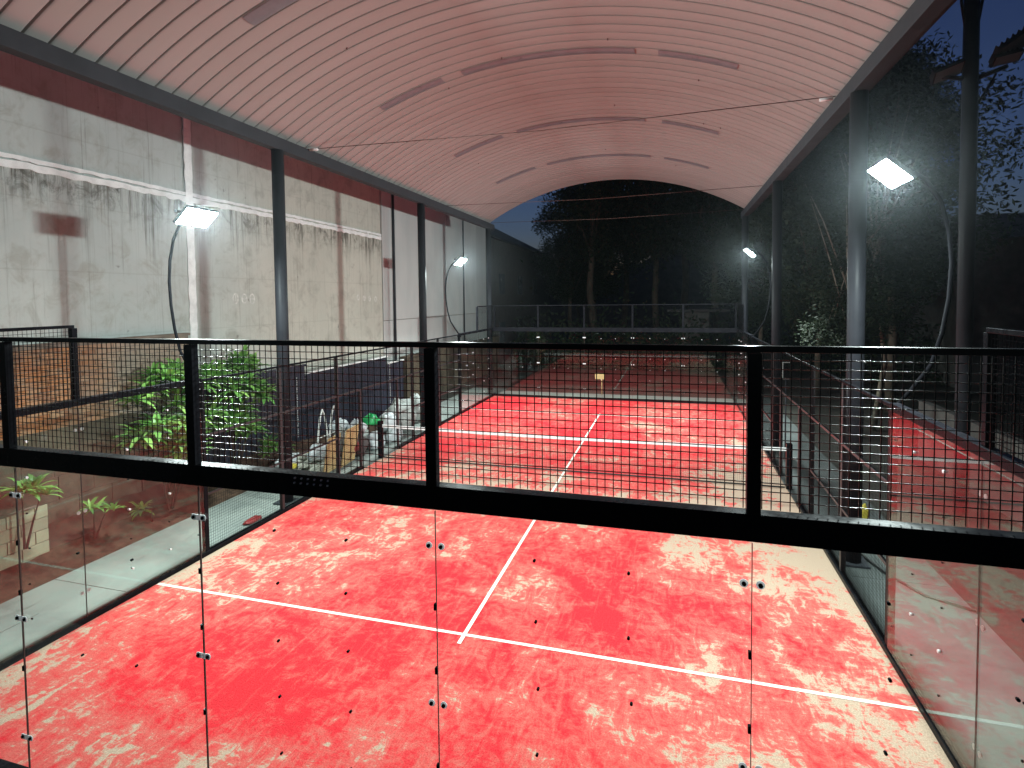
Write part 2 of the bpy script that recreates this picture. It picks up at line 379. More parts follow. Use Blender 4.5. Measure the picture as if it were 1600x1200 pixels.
# pale precast part of the wall further on
wh = thing('precast_wall', 'smooth pale precast panel wall beyond the stained concrete wall on the left', 'wall', (-8, 0, 0))
pj = [5.56, 8.6, 11.8, 14.0, 16.2, 18.0]
for a, c in zip(pj[:-1], pj[1:]): wbox('wall_panel', -8.3, -7.96, a+.008, c-.008, 3.52, 11, 'panel', wh, .004); wbox('wall_panel', -8.3, -7.97, a+.008, c-.008, -.1, 3.50, 'panel', wh, .004)
wbox('wall_core', -8.6, -8.05, 5.57, 18, -.1, 10.9, 'mortar', wh)
for yy, r in ((6.36, .05), (14.0, .035)):
    MB().tube([(.10, yy, 0), (.10, yy, 10.5)], r, 8).build('drain_pipe', 'grey_paint', wh)
wbox('end_pilaster', -8.3, -7.85, 18.01, 18.5, -.1, 10.6, 'panel', wh)
# dark neighbouring wall beyond
dk = thing('side_building', 'dark unlit building with a sloping roof beyond the end of the pale wall', 'building', (-9.2, 22, 0))
bx('wall', (-4, -3.3, 0), (1.2, 14, 8.2), 'house', dk)
MB().add([(-4.3, -3.6, 8.0), (1.5, -3.6, 8.0), (1.5, 14.3, 8.0), (-4.3, 14.3, 8.0), (-4.3, -3.6, 11.0), (-4.3, 14.3, 11.0)],
         [(0, 3, 2, 1), (1, 2, 5, 4), (0, 1, 4), (3, 5, 2), (0, 4, 5, 3)]).build('roof', 'roof_tile', dk)
for zz in (1.5, 4.6):
    for yy in (-1.5, 3, 7.5): bx('window', (1.2, yy, zz), (1.24, yy+1.2, zz+1.3), 'dead_lens', dk)

# dark brown low wall under the pale panels
lw = thing('garden_wall', 'low dark brown wall at the foot of the pale precast wall', 'wall', (-7.75, 6.7, 0))
bx('wall_body', (-.12, 0, 0), (.12, 12.5, 1.95), 'dark_wall', lw, None, .01); bx('coping', (-.16, -.05, 1.952), (.16, 12.55, 2.03), 'dark_wall', lw, None, .01)

# navy corrugated fence
fe = thing('metal_fence', 'navy blue corrugated sheet fence at the foot of the stained concrete wall', 'fence', (-7.72, 0, 0))
def corr(w, h):
    mb = MB(); N = 24; vs = []
    for i in range(N+1):
        ph = (i % 4); xo = .0 if ph in (0, 3) else .032
        y = w*i/N + (0 if ph in (0, 2) else -.012)
        vs += [(xo, y, 0), (xo, y, h)]
    mb.add(vs, [(2*i, 2*i+2, 2*i+3, 2*i+1) for i in range(N)]); return mb
for (a, c, h) in ((-3.4, .42, 2.42), (.44, 5.3, 2.17), (5.32, 6.6, 1.9)):
    k = max(1, round((c-a)/.92)); w = (c-a)/k; me = corr(w-.008, h-.05).mesh('fence_sheet', 'navy')
    for i in range(k): link('fence_sheet', me, fe, loc=(0, a+i*w, .05))
    bx('fence_rail', (-.06, a, h-.12), (-.012, c, h-.06), 'navy', fe); bx('fence_rail', (-.06, a, .4), (-.012, c, .46), 'navy', fe)
    bx('capping', (-.05, a, h+.001), (.05, c, h+.05), 'white_paint' if h < 2.3 else 'navy', fe)
for yy in (-.1, 5.3):
    mb = MB()
    for i in range(28): mb.tube([(.09+random.uniform(-.006, .006), yy, 2.15-i*.062), (.09, yy, 2.15-i*.062-.045)], .011, 6)
    tag(mb.build('hanging_chain', 'chalk'), 'pale beaded chain hanging in front of the navy fence, ' + ('near the white shrub end' if yy < 0 else 'above the plastic bags'), 'chain').location = (-7.7, 0, 0)

# ---------------------------------------------------------------- brick wall and block planter on the near left
bw = thing('brick_wall', 'weathered orange brick wall in front of the concrete wall at the left edge', 'wall', (-7.8, 0, 0))
bx('mortar_core', (-.12, -13, 0), (-.012, -3.53, 3.56), 'mortar', bw)
random.seed(2)
for k in range(5):  # darker brown blocks below the orange bricks
    yy = -13+(k % 2)*.35
    while yy < -3.6:
        w_ = random.uniform(.5, .75); bx('block', (-.02, yy, .02+k*.42), (random.uniform(0, .012), min(yy+w_-.015, -3.53), .02+k*.42+.408), 'dark_wall', bw, None, .005); yy += w_
def brickmesh(w, h, d): return MB().box((0, 0, 0), (d, w, h))
bl, bh, gap = .225, .082, .013
cand = []
row = 0; z = 2.12
while z+bh < 3.62:
    y = -12.9+(row % 2)*(bl+gap)/2
    while y+bl < -3.5: cand.append((y, z)); y += bl+gap
    z += bh+gap; row += 1
cx, cy, cz = .2+8+2.5-.0, -13.485, 4.297
def vis(c): # how large it shows: nearer and inside the frame
    y, z = c; return (0 if (y > -7.9 and z > 1.9) else 60)+math.hypot(10.3, y-cy)-z*.3
cand.sort(key=vis); bm_ = brickmesh(bl, bh, .014).mesh('brick', 'brick')
random.seed(11)
for i, (y, z) in enumerate(cand[:298]):
    link('brick', bm_, bw, bevel=0, loc=(-.014+random.uniform(0, .010), y+random.uniform(-.003, .003), z+random.uniform(-.002, .002)))
mb = MB()
for y, z in cand[298:]:
    o = random.uniform(0, .01); mb.box((-.014+o, y, z), (o, y+bl, z+bh))
mb.build('brick_courses', 'brick', bw, 'stuff')
bx('coping', (-.14, -13, 3.563), (.02, -3.50, 3.62), 'mortar', bw, None, .006)
bp = thing('planter_wall', 'low retaining wall of yellowish cement blocks at the edge of the planting bed', 'wall', (-7.35, 0, 0))
bx('mortar_core', (-.18, -12, 0), (-.012, -6.93, .985), 'mortar', bp)
me = brickmesh(.39, .19, .03).mesh('block', 'block'); hb = brickmesh(.19, .19, .03).mesh('block', 'block'); row = 0
for k in range(5):
    y = -11.9+(row % 2)*.2
    while y+.39 < -6.69: link('block', me, bp, bevel=.004, loc=(-.025+random.uniform(0, .008), y, .01+k*.2)); y += .402
    if row % 2 == 0: link('block', hb, bp, bevel=.004, loc=(-.02, y, .01+k*.2))
    row += 1
MB().box((-.45, -12, .80), (-.19, -6.8, .86)).build('raised_soil', 'soil', bp)

# ---------------------------------------------------------------- canopy
can = thing('canopy', 'white ribbed barrel vault roof on grey columns over the whole court', 'canopy')
R, zc = 10.26, -.91; half = 5.60; amax = math.asin(half/R); NS = 44; pitch = .32
prof = [(-.159, .052), (-.148, .052), (-.146, .048), (-.1435, .004), (-.141, 0), (-.11, -.005), (-.06, -.010), (0, -.012), (.06, -.010), (.11, -.005), (.141, 0), (.1435, .004), (.146, .048), (.148, .052), (.159, .052)]
def arc(prof, a0, a1, ns):
    mb = MB(); vs = []
    for i in range(ns+1):
        a = a0+(a1-a0)*i/ns
        for (y, dr) in prof: vs.append(((R+dr)*math.sin(a), y, zc+(R+dr)*math.cos(a)))
    k = len(prof); mb.add(vs, [(i*k+j, i*k+j+1, (i+1)*k+j+1, (i+1)*k+j) for i in range(ns) for j in range(k-1)], True); return mb
pm = arc(prof, -amax, amax, NS).mesh('roof_panel', 'roof'); 
y = -10.9
while y < 11.0:
    link('roof_panel', pm, can, loc=(0, y+random.uniform(-.002, .002), random.uniform(-.003, .003))); y += pitch
top = arc([(-11.1, .07), (11.1, .07)], -amax, amax, NS)
top.build('outer_skin', 'roof', can)
sky_segs = [arc([(-.135, -.006), (-.1, -.020), (0, -.028), (.1, -.020), (.135, -.006)], math.asin(a/R), math.asin(c/R), 14).mesh('skylight_strip', 'skylight') for a, c in ((-3.75, -2.25), (-1.8, 1.85), (2.3, 3.75))]
yr = [-10.9+pitch*round((v+10.9)/pitch) for v in (-6.2, -1.95, 2.4, 6.7)]
for v in yr:
    for me in sky_segs: link('skylight_strip', me, can, loc=(0, v, -.006))
for sx in (-1, 1):
    bx('eave_beam', (sx*5.25, -11.1, 7.44), (sx*5.45, 11.08, 7.69), 'grey_paint', can, None, .006)
    bx('gutter', (sx*5.452, -11.1, 7.62), (sx*5.66, 11.08, 7.74), 'grey_paint', can, None, .006)
    for yy in (-10.5, -3.5, 3.45, 10.45):
        MB().tube([(sx*5.35, yy, .0), (sx*5.35, yy, 7.44)], .125, 24).build('column', 'column', can)
        MB().box((sx*5.35-.2, yy-.2, 0), (sx*5.35+.2, yy+.2, .03)).build('base_plate', 'grey_paint', can)
for yy in (-9.5, -2.6, 5.4, 10.3):
    MB().tube([(-5.25, yy, 7.68), (0, yy, 7.60), (5.25, yy, 7.70)], .008, 6).build('tie_cable', 'cable', can)
for sx in (-1, 1):
    MB().tube([(sx*5.2, -2.6, 7.67), (sx*5.0, -2.6, 7.66)], .03, 8).build('turnbuckle', 'steel', can)
mb_ = MB().tube([(0, 0, 0), (0, 0, -.04)], .013, 6).mesh('roof_screw', 'cable')
random.seed(5)
for k in range(12):
    a = random.uniform(-.45, .45); yy = -10.9+pitch*random.randint(16, 60)+.1
    link('roof_screw', mb_, can, loc=(R*math.sin(a), yy, zc+R*math.cos(a)))

# ---------------------------------------------------------------- court enclosure
def wire_mesh(u0, u1, z0, z1, plane, c, sp=.05, r=.0026, sides=5):
    """grid of welded wires: plane 'y' (at y=c, running along x) or 'x'"""
    mb = MB(); n = max(1, round((u1-u0)/sp)); k = max(1, round((z1-z0)/sp))
    P = (lambda u, z, o=0: (u, c+o, z)) if plane == 'y' else (lambda u, z, o=0: (c+o, u, z))
    for i in range(1, n):
        u = u0+(u1-u0)*i/n+random.uniform(-.0015, .0015); mb.tube([P(u, z0), P(u+random.uniform(-.001, .001), (z0+z1)/2), P(u, z1)], r, sides, False)
    for i in range(1, k):
        z = z0+(z1-z0)*i/k; pts = [P(u0+(u1-u0)*q/4, z+random.uniform(-.0016, .0016), 2*r*.9) for q in range(5)]; mb.tube(pts, r, sides, False)
    return mb
def bolt_mesh(axis, s):
    mb = MB(); d = Vector((0, s, 0)) if axis == 'y' else Vector((s, 0, 0))
    mb.tube([d*.006, d*.013], .024, 12); b = mb.mesh('bolt', 'silver_fitting')
    mb2 = MB(); mb2.tube([d*.013, d*.024], .0135, 8); h = mb2.mesh('bolt_head', 'black'); return b, h
def end_wall(yc, s, label):
    """wall across the court; s=+1 when the court lies towards +y"""
    t = thing('end_wall', label, 'glass wall', (0, 0, 0))
    for i in range(5):
        x = -5+2*i; x0, x1 = x+.004, x+1.996
        bx('glass_pane', (x0, yc-.006, .06), (x1, yc+.006, 2.90), 'glass', t)
        if i in (0, 4) and False: pass
        wire_mesh(x, x+2, 3.06, 3.98, 'y', yc+s*.012, .05, .0031 if s > 0 else .0022, 10 if s > 0 else 4).build('wire_panel', 'wire' if s > 0 else 'wire_far', t)
    bx('top_beam', (-5.05, yc-s*.05, 2.885), (5.05, yc+s*.05, 3.045), 'black', t, None, .004)
    bx('beam_lip', (-5.05, yc+s*.052, 2.87), (5.05, yc+s*.06, 2.96), 'black', t)
    bx('top_rail', (-5.05, yc-s*.02, 3.975), (5.05, yc+s*.03, 4.012), 'black', t, None, .004)
    for x in (-5, -3, -1, 1, 3, 5):
        xx = x+(.02 if x == -5 else -.02 if x == 5 else 0)
        bx('post', (xx-.038, yc-s*.06, 3.046), (xx+.038, yc+s*.005, 3.974), 'black', t, None, .004)
    for x, gw in ((-3, .0045), (-1, .0045), (1, .002), (3, .002)): bx('joint_seal', (x-gw, yc-.0058, .07), (x+gw, yc+.0058, 2.86), 'gasket', t)
    bx('base_channel', (-5.03, yc-.05, .0), (5.03, yc+.05, .07), 'black', t)
    me, hd = bolt_mesh('y', -s); mi, _ = bolt_mesh('y', s)
    small = MB().tube([(0, -.009, 0), (0, .009, 0)], .0095, 8).mesh('bolt', 'black' if s > 0 else 'steel')
    clip = MB().box((-.008, -.012, -.022), (.008, .012, .022)).mesh('glass_clip', 'black')
    plate = MB().box((-.062, -.012, -.022), (.062, -.007, .022)).mesh('clamp_plate', 'silver_fitting')
    for x in (-3, -1, 1, 3):
        for z in (2.62, 1.51, .42):
            for dx in (-.045, .045):
                b = link('bolt', me, t, loc=(x+dx, yc, z)); link('bolt_head', hd, b)
            if x < 0: link('clamp_plate', plate, t, loc=(x, yc-.001, z))
        for z in (2.19, 1.74, 1.05): link('glass_clip', clip, t, loc=(x-.01, yc, z))
    for x in (-4, -2, 0, 2, 4):
        for dx in (-.3, .3):
            for z in ((2.59, 2.18, 1.75, 1.30, .86, .42) if x > -1 else (2.18, 1.30)): link('bolt', small, t, loc=(x+dx+random.uniform(-.01, .01), yc, z+random.uniform(-.012, .012)))
        for dx in (-.42, .4): link('beam_clip', MB().box((-.022, -.03, -.03), (.022, .03, .02)).mesh('beam_clip', 'black'), t, loc=(x+dx, yc, 2.91))
    if s > 0:   # adjusting bolts showing on the near beam
        sb = MB().tube([(0, 0, 0), (0, -.014, 0)], .007, 6).mesh('beam_bolt', 'steel')
        for k in range(6):
            link('beam_bolt', sb, t, loc=(-.07+k*.055, yc-s*.05, 3.02)); link('beam_bolt', sb, t, loc=(-.075+k*.055, yc-s*.05, 2.985))
    return t
end_wall(-10.03, 1, 'near glass back wall of the court, topped by black mesh and a heavy black beam')
end_wall(10.03, -1, 'far glass back wall at the other end of the red court')

def side_wall(sx, label):
    t = thing('side_wall', label, 'court fence'); X = sx*5.03
    def xb(name, w0, w1, y0, y1, z0, z1, mat='black', bev=.004): return bx(name, (X+sx*w0, y0, z0), (X+sx*w1, y1, z1), mat, t, None, bev)
    me, hd = bolt_mesh('x', sx); small = MB().tube([(-.009, 0, 0), (.009, 0, 0)], .010, 8).mesh('bolt', 'black')
    sil = MB().tube([(-.018, 0, 0), (.018, 0, 0)], .016, 8).mesh('bolt', 'steel')
    for e in (-1, 1):
        for a, c in ((6, 8), (8, 9.97)):
            y0, y1 = sorted((e*a, e*c)); bx('glass_pane', (X-.006, y0+.005, .06), (X+.006, y1-.005, 2.93), 'glass', t)
            ym = (y0+y1)/2
            for dy in (-.33, .33):
                for z in (2.62, 2.18, 1.74, 1.30, .86, .42): link('bolt', sil if random.random() < .6 else small, t, loc=(X, ym+dy+random.uniform(-.02, .02), z))
        for z in (2.62, 1.51, .42):
            for dy in (-.045, .045):
                b = link('bolt', me, t, loc=(X, e*8+dy, z)); link('bolt_head', hd, b)
            link('bolt', small, t, loc=(X, e*6.14, z))
        bx('joint_seal', (X-.0058, e*8-.004, .07), (X+.0058, e*8+.004, 2.9), 'gasket', t)
        y0, y1 = sorted((e*6.0, e*9.97)); xb('glass_beam', -.02, .08, y0, y1, 2.94, 3.03)
        y0, y1 = sorted((e*8.0, e*9.97)); xb('top_rail', .0, .04, y0, y1, 3.975, 4.015)
        xb('post', .0, .07, e*8-.035, e*8+.035, 3.032, 3.974)
        wire_mesh(y0, y1, 3.04, 3.98, 'x', X+sx*.02).build('wire_panel', 'wire_far', t)
        xb('post', -.0, .08, e*5.95-.04, e*5.95+.04, 0, 2.938)
        for p in (4, 2): xb('post', .01, .08, e*p-.035, e*p+.035, 0, 2.958, 'rail')
        xb('gate_jamb', .01, .07, e*1-.03, e*1+.03, 0, 2.00, 'rail')
        for a, c, z0, z1 in ((5.91, 4.035, 1.06, 2.01), (5.91, 4.035, .05, 1.0), (5.91, 4.035, 2.06, 2.96), (3.965, 2.035, 1.06, 2.01), (3.965, 2.035, .05, 1.0), (3.965, 2.035, 2.06, 2.96), (1.965, 1.03, .05, 2.01)):
            y0, y1 = sorted((e*a, e*c)); wire_mesh(y0, y1, z0, z1, 'x', X+sx*.015, .05, .0022, 4).build('wire_panel', 'wire_far', t)
        y0, y1 = sorted((e*5.91, e*2.035)); xb('low_rail', .012, .05, y0, y1, 1.01, 1.05, 'rail')
        y0, y1 = sorted((e*9.97, e*1.0)); xb('base_channel', -.02, .06, y0, y1, .0, .07)
        y0, y1 = sorted((e*10.08, e*1.0)); xb('kerb', .062, .16, y0, y1, -.02, .035, 'apron')
    wire_mesh(-1.965, 1.965, 2.06, 2.96, 'x', X+sx*.015, .05, .0022, 4).build('wire_panel', 'wire_far', t)
    xb('top_rail', .01, .05, -5.91, 5.91, 2.96, 3.0); xb('mid_rail', .012, .055, -5.91, 5.91, 2.011, 2.055, 'rail')
    return t
side_wall(-1, 'left side of the court enclosure, black mesh fence between glass panes')
side_wall(1, 'right side of the court enclosure, black mesh fence with glass reflecting the red floor')

# ---------------------------------------------------------------- net
net = thing('court_net', 'black court net with white top band between two black posts', 'net')
random.seed(21)
mb = MB(); NX = 222
for i in range(NX+1):
    x = -4.98+9.96*i/NX; zt = .88+.04*(abs(x)/5)**1.5; mb.tube([(x, 0, .03), (x, 0, zt-.05)], .0016, 4, False)
for j in range(1, 19):
    pts = []
    for i in range(21):
        x = -4.98+9.96*i/20; zt = .88+.04*(abs(x)/5)**1.5; pts.append((x, .002, .03+(zt-.08)*j/19))
    mb.tube(pts, .0016, 4, False)
mb.build('net_mesh', 'net', net)
mb = MB(); vs = []
for i in range(41):
    x = -5.0+10*i/40; zt = .88+.04*(abs(x)/5)**1.5; vs += [(x, -.009, zt-.072), (x, -.009, zt), (x, .009, zt), (x, .009, zt-.072)]
mb.add(vs, [(a*4+k, a*4+(k+1) % 4, a*4+4+(k+1) % 4, a*4+4+k) for a in range(40) for k in range(4)]); mb.build('top_band', 'tape', net)
MB().tube([(-4.98, 0, .03), (4.98, 0, .03)], .018, 6).build('bottom_cord', 'net', net)
for sx in (-1, 1):
    bx('net_post', (sx*5.0, -.06, 0), (sx*5.12, .06, 1.02), 'black', net, None, .008)
    MB().tube([(sx*5.13, -.05, .7), (sx*5.2, -.05, .7)], .02, 8).build('winder', 'steel', net)

# ---------------------------------------------------------------- floodlights
def floodlight(x, yy, label):
    s = -1 if x < 0 else 1     # outward direction
    t = thing('floodlight', label, 'floodlight', (x, yy, 3.0), 'floodlights on curved poles at the court corners')
    MB().tube([(s*.06, 0, -.35), (s*.09, 0, 0), (s*.24, 0, .20), (s*.42, 0, .48), (s*.52, 0, .85), (s*.58, 0, 1.25), (s*.60, 0, 1.65), (s*.57, 0, 2.0), (s*.48, 0, 2.35), (s*.33, 0, 2.60), (s*.12, 0, 2.76)], .024, 12).build('pole', 'pole', t)
    bx('bracket', (s*.02, -.06, -.12), (s*.13, .06, -.02), 'black', t)
    bx('cross_arm', (s*.10-.02, -.30, 2.745), (s*.10+.02, .30, 2.785), 'black', t, None, .004)
    a = math.radians(42)                       # tilt of the face towards the court
    rot = Matrix.Rotation(s*a, 3, 'Y')         # local -z is the lit face
    for dy in (-.165, .165):
        c = Vector((-s*.02, dy, 2.70)); h = thing_part('lamp_head', t, c, rot)
        mb = MB().box((-.19, -.155, -.02), (.19, .155, .03))
        for k in range(7): mb.box((-.15+k*.048, -.12, .031), (-.142+k*.048, .12, .065))
        me = mb.mesh('lamp_head', 'black'); h.data = me
        l_ = MB().add([(-.17, -.138, -.022), (.17, -.138, -.022), (.17, .138, -.022), (-.17, .138, -.022)], [(0, 3, 2, 1)]).mesh('lens', 'lens'); link('lens', l_, h)
    return t
def thing_part(name, parent, c, rot):
    o = bpy.data.objects.new(name, bpy.data.meshes.new(name)); S.collection.objects.link(o); o.parent = parent
    m = rot.to_4x4(); m.translation = c; o.matrix_local = m; return o
floodlight(-5.0, -6.0, 'lit floodlight on a curved black pole, near left, in front of the stained wall')
floodlight(5.0, -6.0, 'lit floodlight on a curved black pole, near right, in front of dark trees')
floodlight(-5.0, 6.0, 'lit floodlight on a curved black pole, far left, in front of the pale panels')
floodlight(5.0, 6.0, 'lit floodlight on a curved black pole, far right, beside the far columns')

# tall unlit mast on the right
ma = thing('light_mast', 'tall dark mast with unlit floodlights against the blue sky', 'light mast', (7.1, -2.8, 0))
MB().tube([(0, 0, -.03), (0, 0, 5.5), (.0, 0, 10.5)], [.10, .115, .10], 14).build('mast_pole', 'column', ma)
for s in (-1, 1):
    MB().tube([(s*.05, 0, 8.3), (s*.14, 0, 8.9), (s*.17, 0, 10.2)], .022, 8).build('brace', 'column', ma)
MB().tube([(-.1, 0, 7.72), (-.42, 0, 7.78)], .035, 8).build('arm', 'column', ma)
MB().tube([(.1, 0, 7.70), (.48, 0, 7.84)], .035, 8).build('arm', 'column', ma)
MB().tube([(.08, 0, 7.25), (.34, 0, 7.74)], .018, 8).build('brace', 'column', ma)
def deadhead(c, rx, ry, rz, sx, sy):
    rot = Matrix.Rotation(rz, 3, 'Z')@Matrix.Rotation(ry, 3, 'Y')@Matrix.Rotation(rx, 3, 'X')
    h = thing_part('lamp_head', ma, Vector(c), rot); mb = MB().box((-sx, -sy, -.03), (sx, sy, .03))
    for k in range(6): mb.box((-sx*.9+k*sx*.34, -sy*.8, .031), (-sx*.9+k*sx*.34+.012, sy*.8, .09))
    h.data = mb.mesh('lamp_head', 'column')
    link('glass_cover', MB().box((-sx*.88, -sy*.88, -.036), (sx*.88, sy*.88, -.031)).mesh('glass_cover', 'dead_lens'), h)
deadhead((.52, -.05, 8.12), -.5, -.62, .1, .27, .2); deadhead((.42, -.1, 7.93), -.6, -.2, .1, .2, .09); deadhead((-.33, -.05, 7.83), -.5, -.35, 0, .22, .13)

# ---------------------------------------------------------------- plants along the wall
def rosette(mb, c, n, L, rnd, droop=.5):
    c = Vector(c)
    for i in range(n):
        az = 2*math.pi*(i+rnd.random()*.7)/n; el = rnd.uniform(-.1, 1.15); ln = L*rnd.uniform(.7, 1.15); w = ln*rnd.uniform(.085, .125)
        d = Vector((math.cos(az)*math.cos(el), math.sin(az)*math.cos(el), math.sin(el))); side = Vector((-math.sin(az), math.cos(az), 0))
        p = c.copy(); pts = []
        for k in range(5):
            t = k/4; wd = w*(math.sin(math.pi*min(1, t*.86+.12)))*(1 if k < 4 else .12)
            pts += [p-side*wd, p+Vector((0, 0, -wd*.35)), p+side*wd]; p = p+d*(ln/4); d = (d+Vector((0, 0, -droop*(.35+t)))).normalized()
        fs = []
        for k in range(4): fs += [(3*k, 3*k+1, 3*k+4, 3*k+3), (3*k+1, 3*k+2, 3*k+5, 3*k+4)]
        mb.add(pts, fs, True)
def shrub(loc, spots, label, L=.34, n=15, seed=1, m_=1, sp_=1):
    rnd = random.Random(seed); t = thing('shrub', label, 'shrub', loc, 'shrubs in the planting bed')
    st = MB(); lf = MB()
    for (x, y, z, k) in spots:
        st.tube([(x*.1, y*.1, 0), (x*.55, y*.55, z*.55), (x, y, z)], [.022, .014, .008], 6)
        for q in range(k*m_): rosette(lf, (x+rnd.gauss(0, .10*sp_), y+rnd.gauss(0, .15*sp_), z+rnd.gauss(0, .09*sp_)), n, L, rnd)
    st.build('stem', 'bark', t); lf.build('foliage', 'leaf', t); return t
shrub((-7.15, -3.0, .15), [(0, .0, 2.62, 4), (.1, -.45, 2.45, 3), (.05, .45, 2.55, 3), (.25, .15, 2.1, 3), (.2, -.3, 1.95, 3), (.3, .35, 1.85, 3), (.25, -.35, 1.45, 4), (.3, -.1, 1.2, 2)],
      'tall bright green shrub with drooping leaves beside the navy fence', .47, 16, 1, 2, 1.3)
shrub((-7.15, -4.75, .15), [(-.1, .0, 2.60, 4), (.1, .45, 2.4, 3), (.1, -.35, 2.35, 2), (.15, .3, 1.85, 4), (.2, -.5, 1.65, 4), (.25, .1, 1.35, 4), (.3, .25, 1.05, 3), (.2, .5, 1.5, 3)],
      'tall bushy shrub in front of the end of the brick wall', .45, 16, 2, 2, 1.3)
shrub((-7.1, -7.4, .5), [(0, 0, .98, 3), (.1, .2, .8, 2)], 'small leafy plant rising above the yellowish block planter', .32, 14, 3)
shrub((-7.12, -6.3, .2), [(0, 0, .55, 2), (.1, .15, .45, 1)], 'small plant in the bed just past the block planter', .26, 13, 4)
shrub((-7.1, -5.2, .05), [(0, 0, .25, 2)], 'smallest plant, low in the bed near the path', .26, 13, 5)
shrub((-7.3, -1.6, .1), [(0, 0, .45, 3), (0, .35, .35, 3), (.1, -.35, .5, 3), (.1, .1, .75, 2)], 'low dark bush at the foot of the navy fence', .26, 14, 6)

# ---------------------------------------------------------------- rubbish beside the left fence
def lump(name, label, cat, loc, sx, sy, sz, mat, seed, group=None, tie=False):
    rnd = random.Random(seed); N, K = 18, 11; vs = []; ph = [rnd.uniform(0, 6.28) for _ in range(8)]
    for j in range(K+1):
        th = math.pi*j/K
        for i in range(N):
            a = 2*math.pi*i/N
            r = 1+.13*math.sin(3*a+ph[0]+2*th)+.09*math.sin(5*a+ph[1]-3*th)+.08*math.sin(7*th+ph[2]+a)+rnd.uniform(-.05, .05)
            z = math.cos(th)*r*sz; vs.append((math.sin(th)*math.cos(a)*r*sx, math.sin(th)*math.sin(a)*r*sy, max(-sz*.72, z)+sz*.72))
    mb = MB(); mb.add(vs, [(j*N+i, (j+1)*N+i, (j+1)*N+(i+1) % N, j*N+(i+1) % N) for j in range(K) for i in range(N)], True)
    t = thing(name, label, cat, loc, group); mb.build('bag_body' if cat == 'bag' else 'body', mat, t)
    if tie:
        k = MB(); 
        for i in range(6):
            a = i*1.05; k.add([(0, 0, sz*1.62), (math.cos(a)*.05+.0, math.sin(a)*.05, sz*1.95+rnd.uniform(0, .06)), (math.cos(a+.7)*.07, math.sin(a+.7)*.07, sz*1.9)], [(0, 1, 2)])
        k.build('knot', mat, t)
    return t
G = 'rubbish bags piled by the left fence'
lump('plastic_bag', 'green plastic bag on top of the rubbish pile', 'bag', (-6.15, 1.35, .55), .22, .30, .17, 'green_bag', 3, G, True)
lump('plastic_bag', 'crumpled white plastic bag left of the green bag', 'bag', (-6.15, .55, .45), .24, .36, .22, 'bag', 4, G, True)
lump('plastic_bag', 'pale blue white bag just right of the green bag', 'bag', (-5.95, 2.0, .25), .28, .34, .30, 'bag', 5, G, True)
lump('woven_sack', 'large round grey sack at the far end of the rubbish pile', 'bag', (-6.1, 3.1, 0), .48, .66, .56, 'sack', 6, G)
lump('woven_sack', 'second grey sack half hidden behind the round grey sack', 'bag', (-6.2, 4.5, 0), .42, .5, .50, 'sack', 7, G)
lump('plastic_bag', 'white bag on the ground behind the net post', 'bag', (-5.75, .9, 0), .26, .34, .26, 'bag', 8, G)
lump('plastic_bag', 'white bag next to the net post towards the sacks', 'bag', (-5.6, 1.75, 0), .22, .34, .24, 'bag', 9, G)
lump('woven_sack', 'dirty grey sack under the white bags', 'bag', (-6.2, .75, 0), .36, .5, .28, 'sack', 12, G)
lump('rubbish_heap', 'dark heap of broken things between the boards and the white bags', 'rubbish', (-5.9, .1, 0), .3, .36, .34, 'rubble_dark', 10)
lump('bucket', 'small maroon bag beside the tan boards', 'bag', (-5.6, -.45, .28), .13, .17, .16, 'maroon', 14)
rr = MB(); rnd = random.Random(8)
for i in range(260):
    a = rnd.gauss(0, .34); b = rnd.gauss(0, .66); s = rnd.uniform(.02, .11)
    rr.obox((a, b, max(.02, .32-abs(a)*.5-abs(b)*.25)*rnd.random()+.02), s, s*rnd.uniform(.5, 1.5), s*rnd.uniform(.2, .6), Matrix.Rotation(rnd.uniform(0, 3), 3, 'Z')@Matrix.Rotation(rnd.uniform(-.7, .7), 3, 'X'))
o = rr.build('rubble', 'rubble', None, 'stuff'); o.location = (-6.55, -1.3, 0); o['label'] = 'heap of pale broken rubble at the foot of the navy fence'; o['category'] = 'rubble'
for i, (xx, yy, lb) in enumerate(((-6.45, -1.9, 'yellow scrap lying on the near end of the pale rubble'), (-6.75, -.7, 'yellow scrap on the pale rubble behind the steel hoops'))):
    lump('scrap', lb, 'scrap', (xx, yy, .18), .10, .16, .06, 'yellow', 30+i)
# steel hoop legs (upturned stool frame) on a white basin
st = thing('hoop_frame', 'upturned white metal frame with two tall hoops in the rubbish pile', 'frame', (-6.2, -.95, .0))
for dy in (-.02, .50):
    MB().tube([(0, dy-.24, .35), (0, dy-.20, .8), (0, dy-.10, 1.28), (0, dy+.0, 1.46), (0, dy+.10, 1.28), (0, dy+.19, .8), (0, dy+.23, .35)], .026, 8).build('hoop', 'chalk', st)
MB().tube([(0, -.22, .75), (0, .8, .75)], .014, 6).build('cross_bar', 'chalk', st)
lump('plastic_bag', 'flattened white bag at the near foot of the pale rubble', 'bag', (-5.95, -2.35, 0), .26, .34, .12, 'bag', 41, G)
lump('plastic_bag', 'white bag lying against the navy fence behind the rubble', 'bag', (-6.85, -1.55, .1), .22, .4, .18, 'bag', 42, G)
lump('plastic_bag', 'white bag with dark folds between the hoops and the green bag', 'bag', (-6.5, .25, .62), .22, .34, .18, 'bag', 43, G)
lump('basin', 'white crumpled sheet at the foot of the metal hoops', 'sheet', (-6.25, -1.1, .2), .22, .34, .22, 'bag', 17)
lump('woven_sack', 'grey brown sack leaning under the second hoop', 'bag', (-6.1, -.3, .15), .18, .2, .40, 'sack', 18, G)
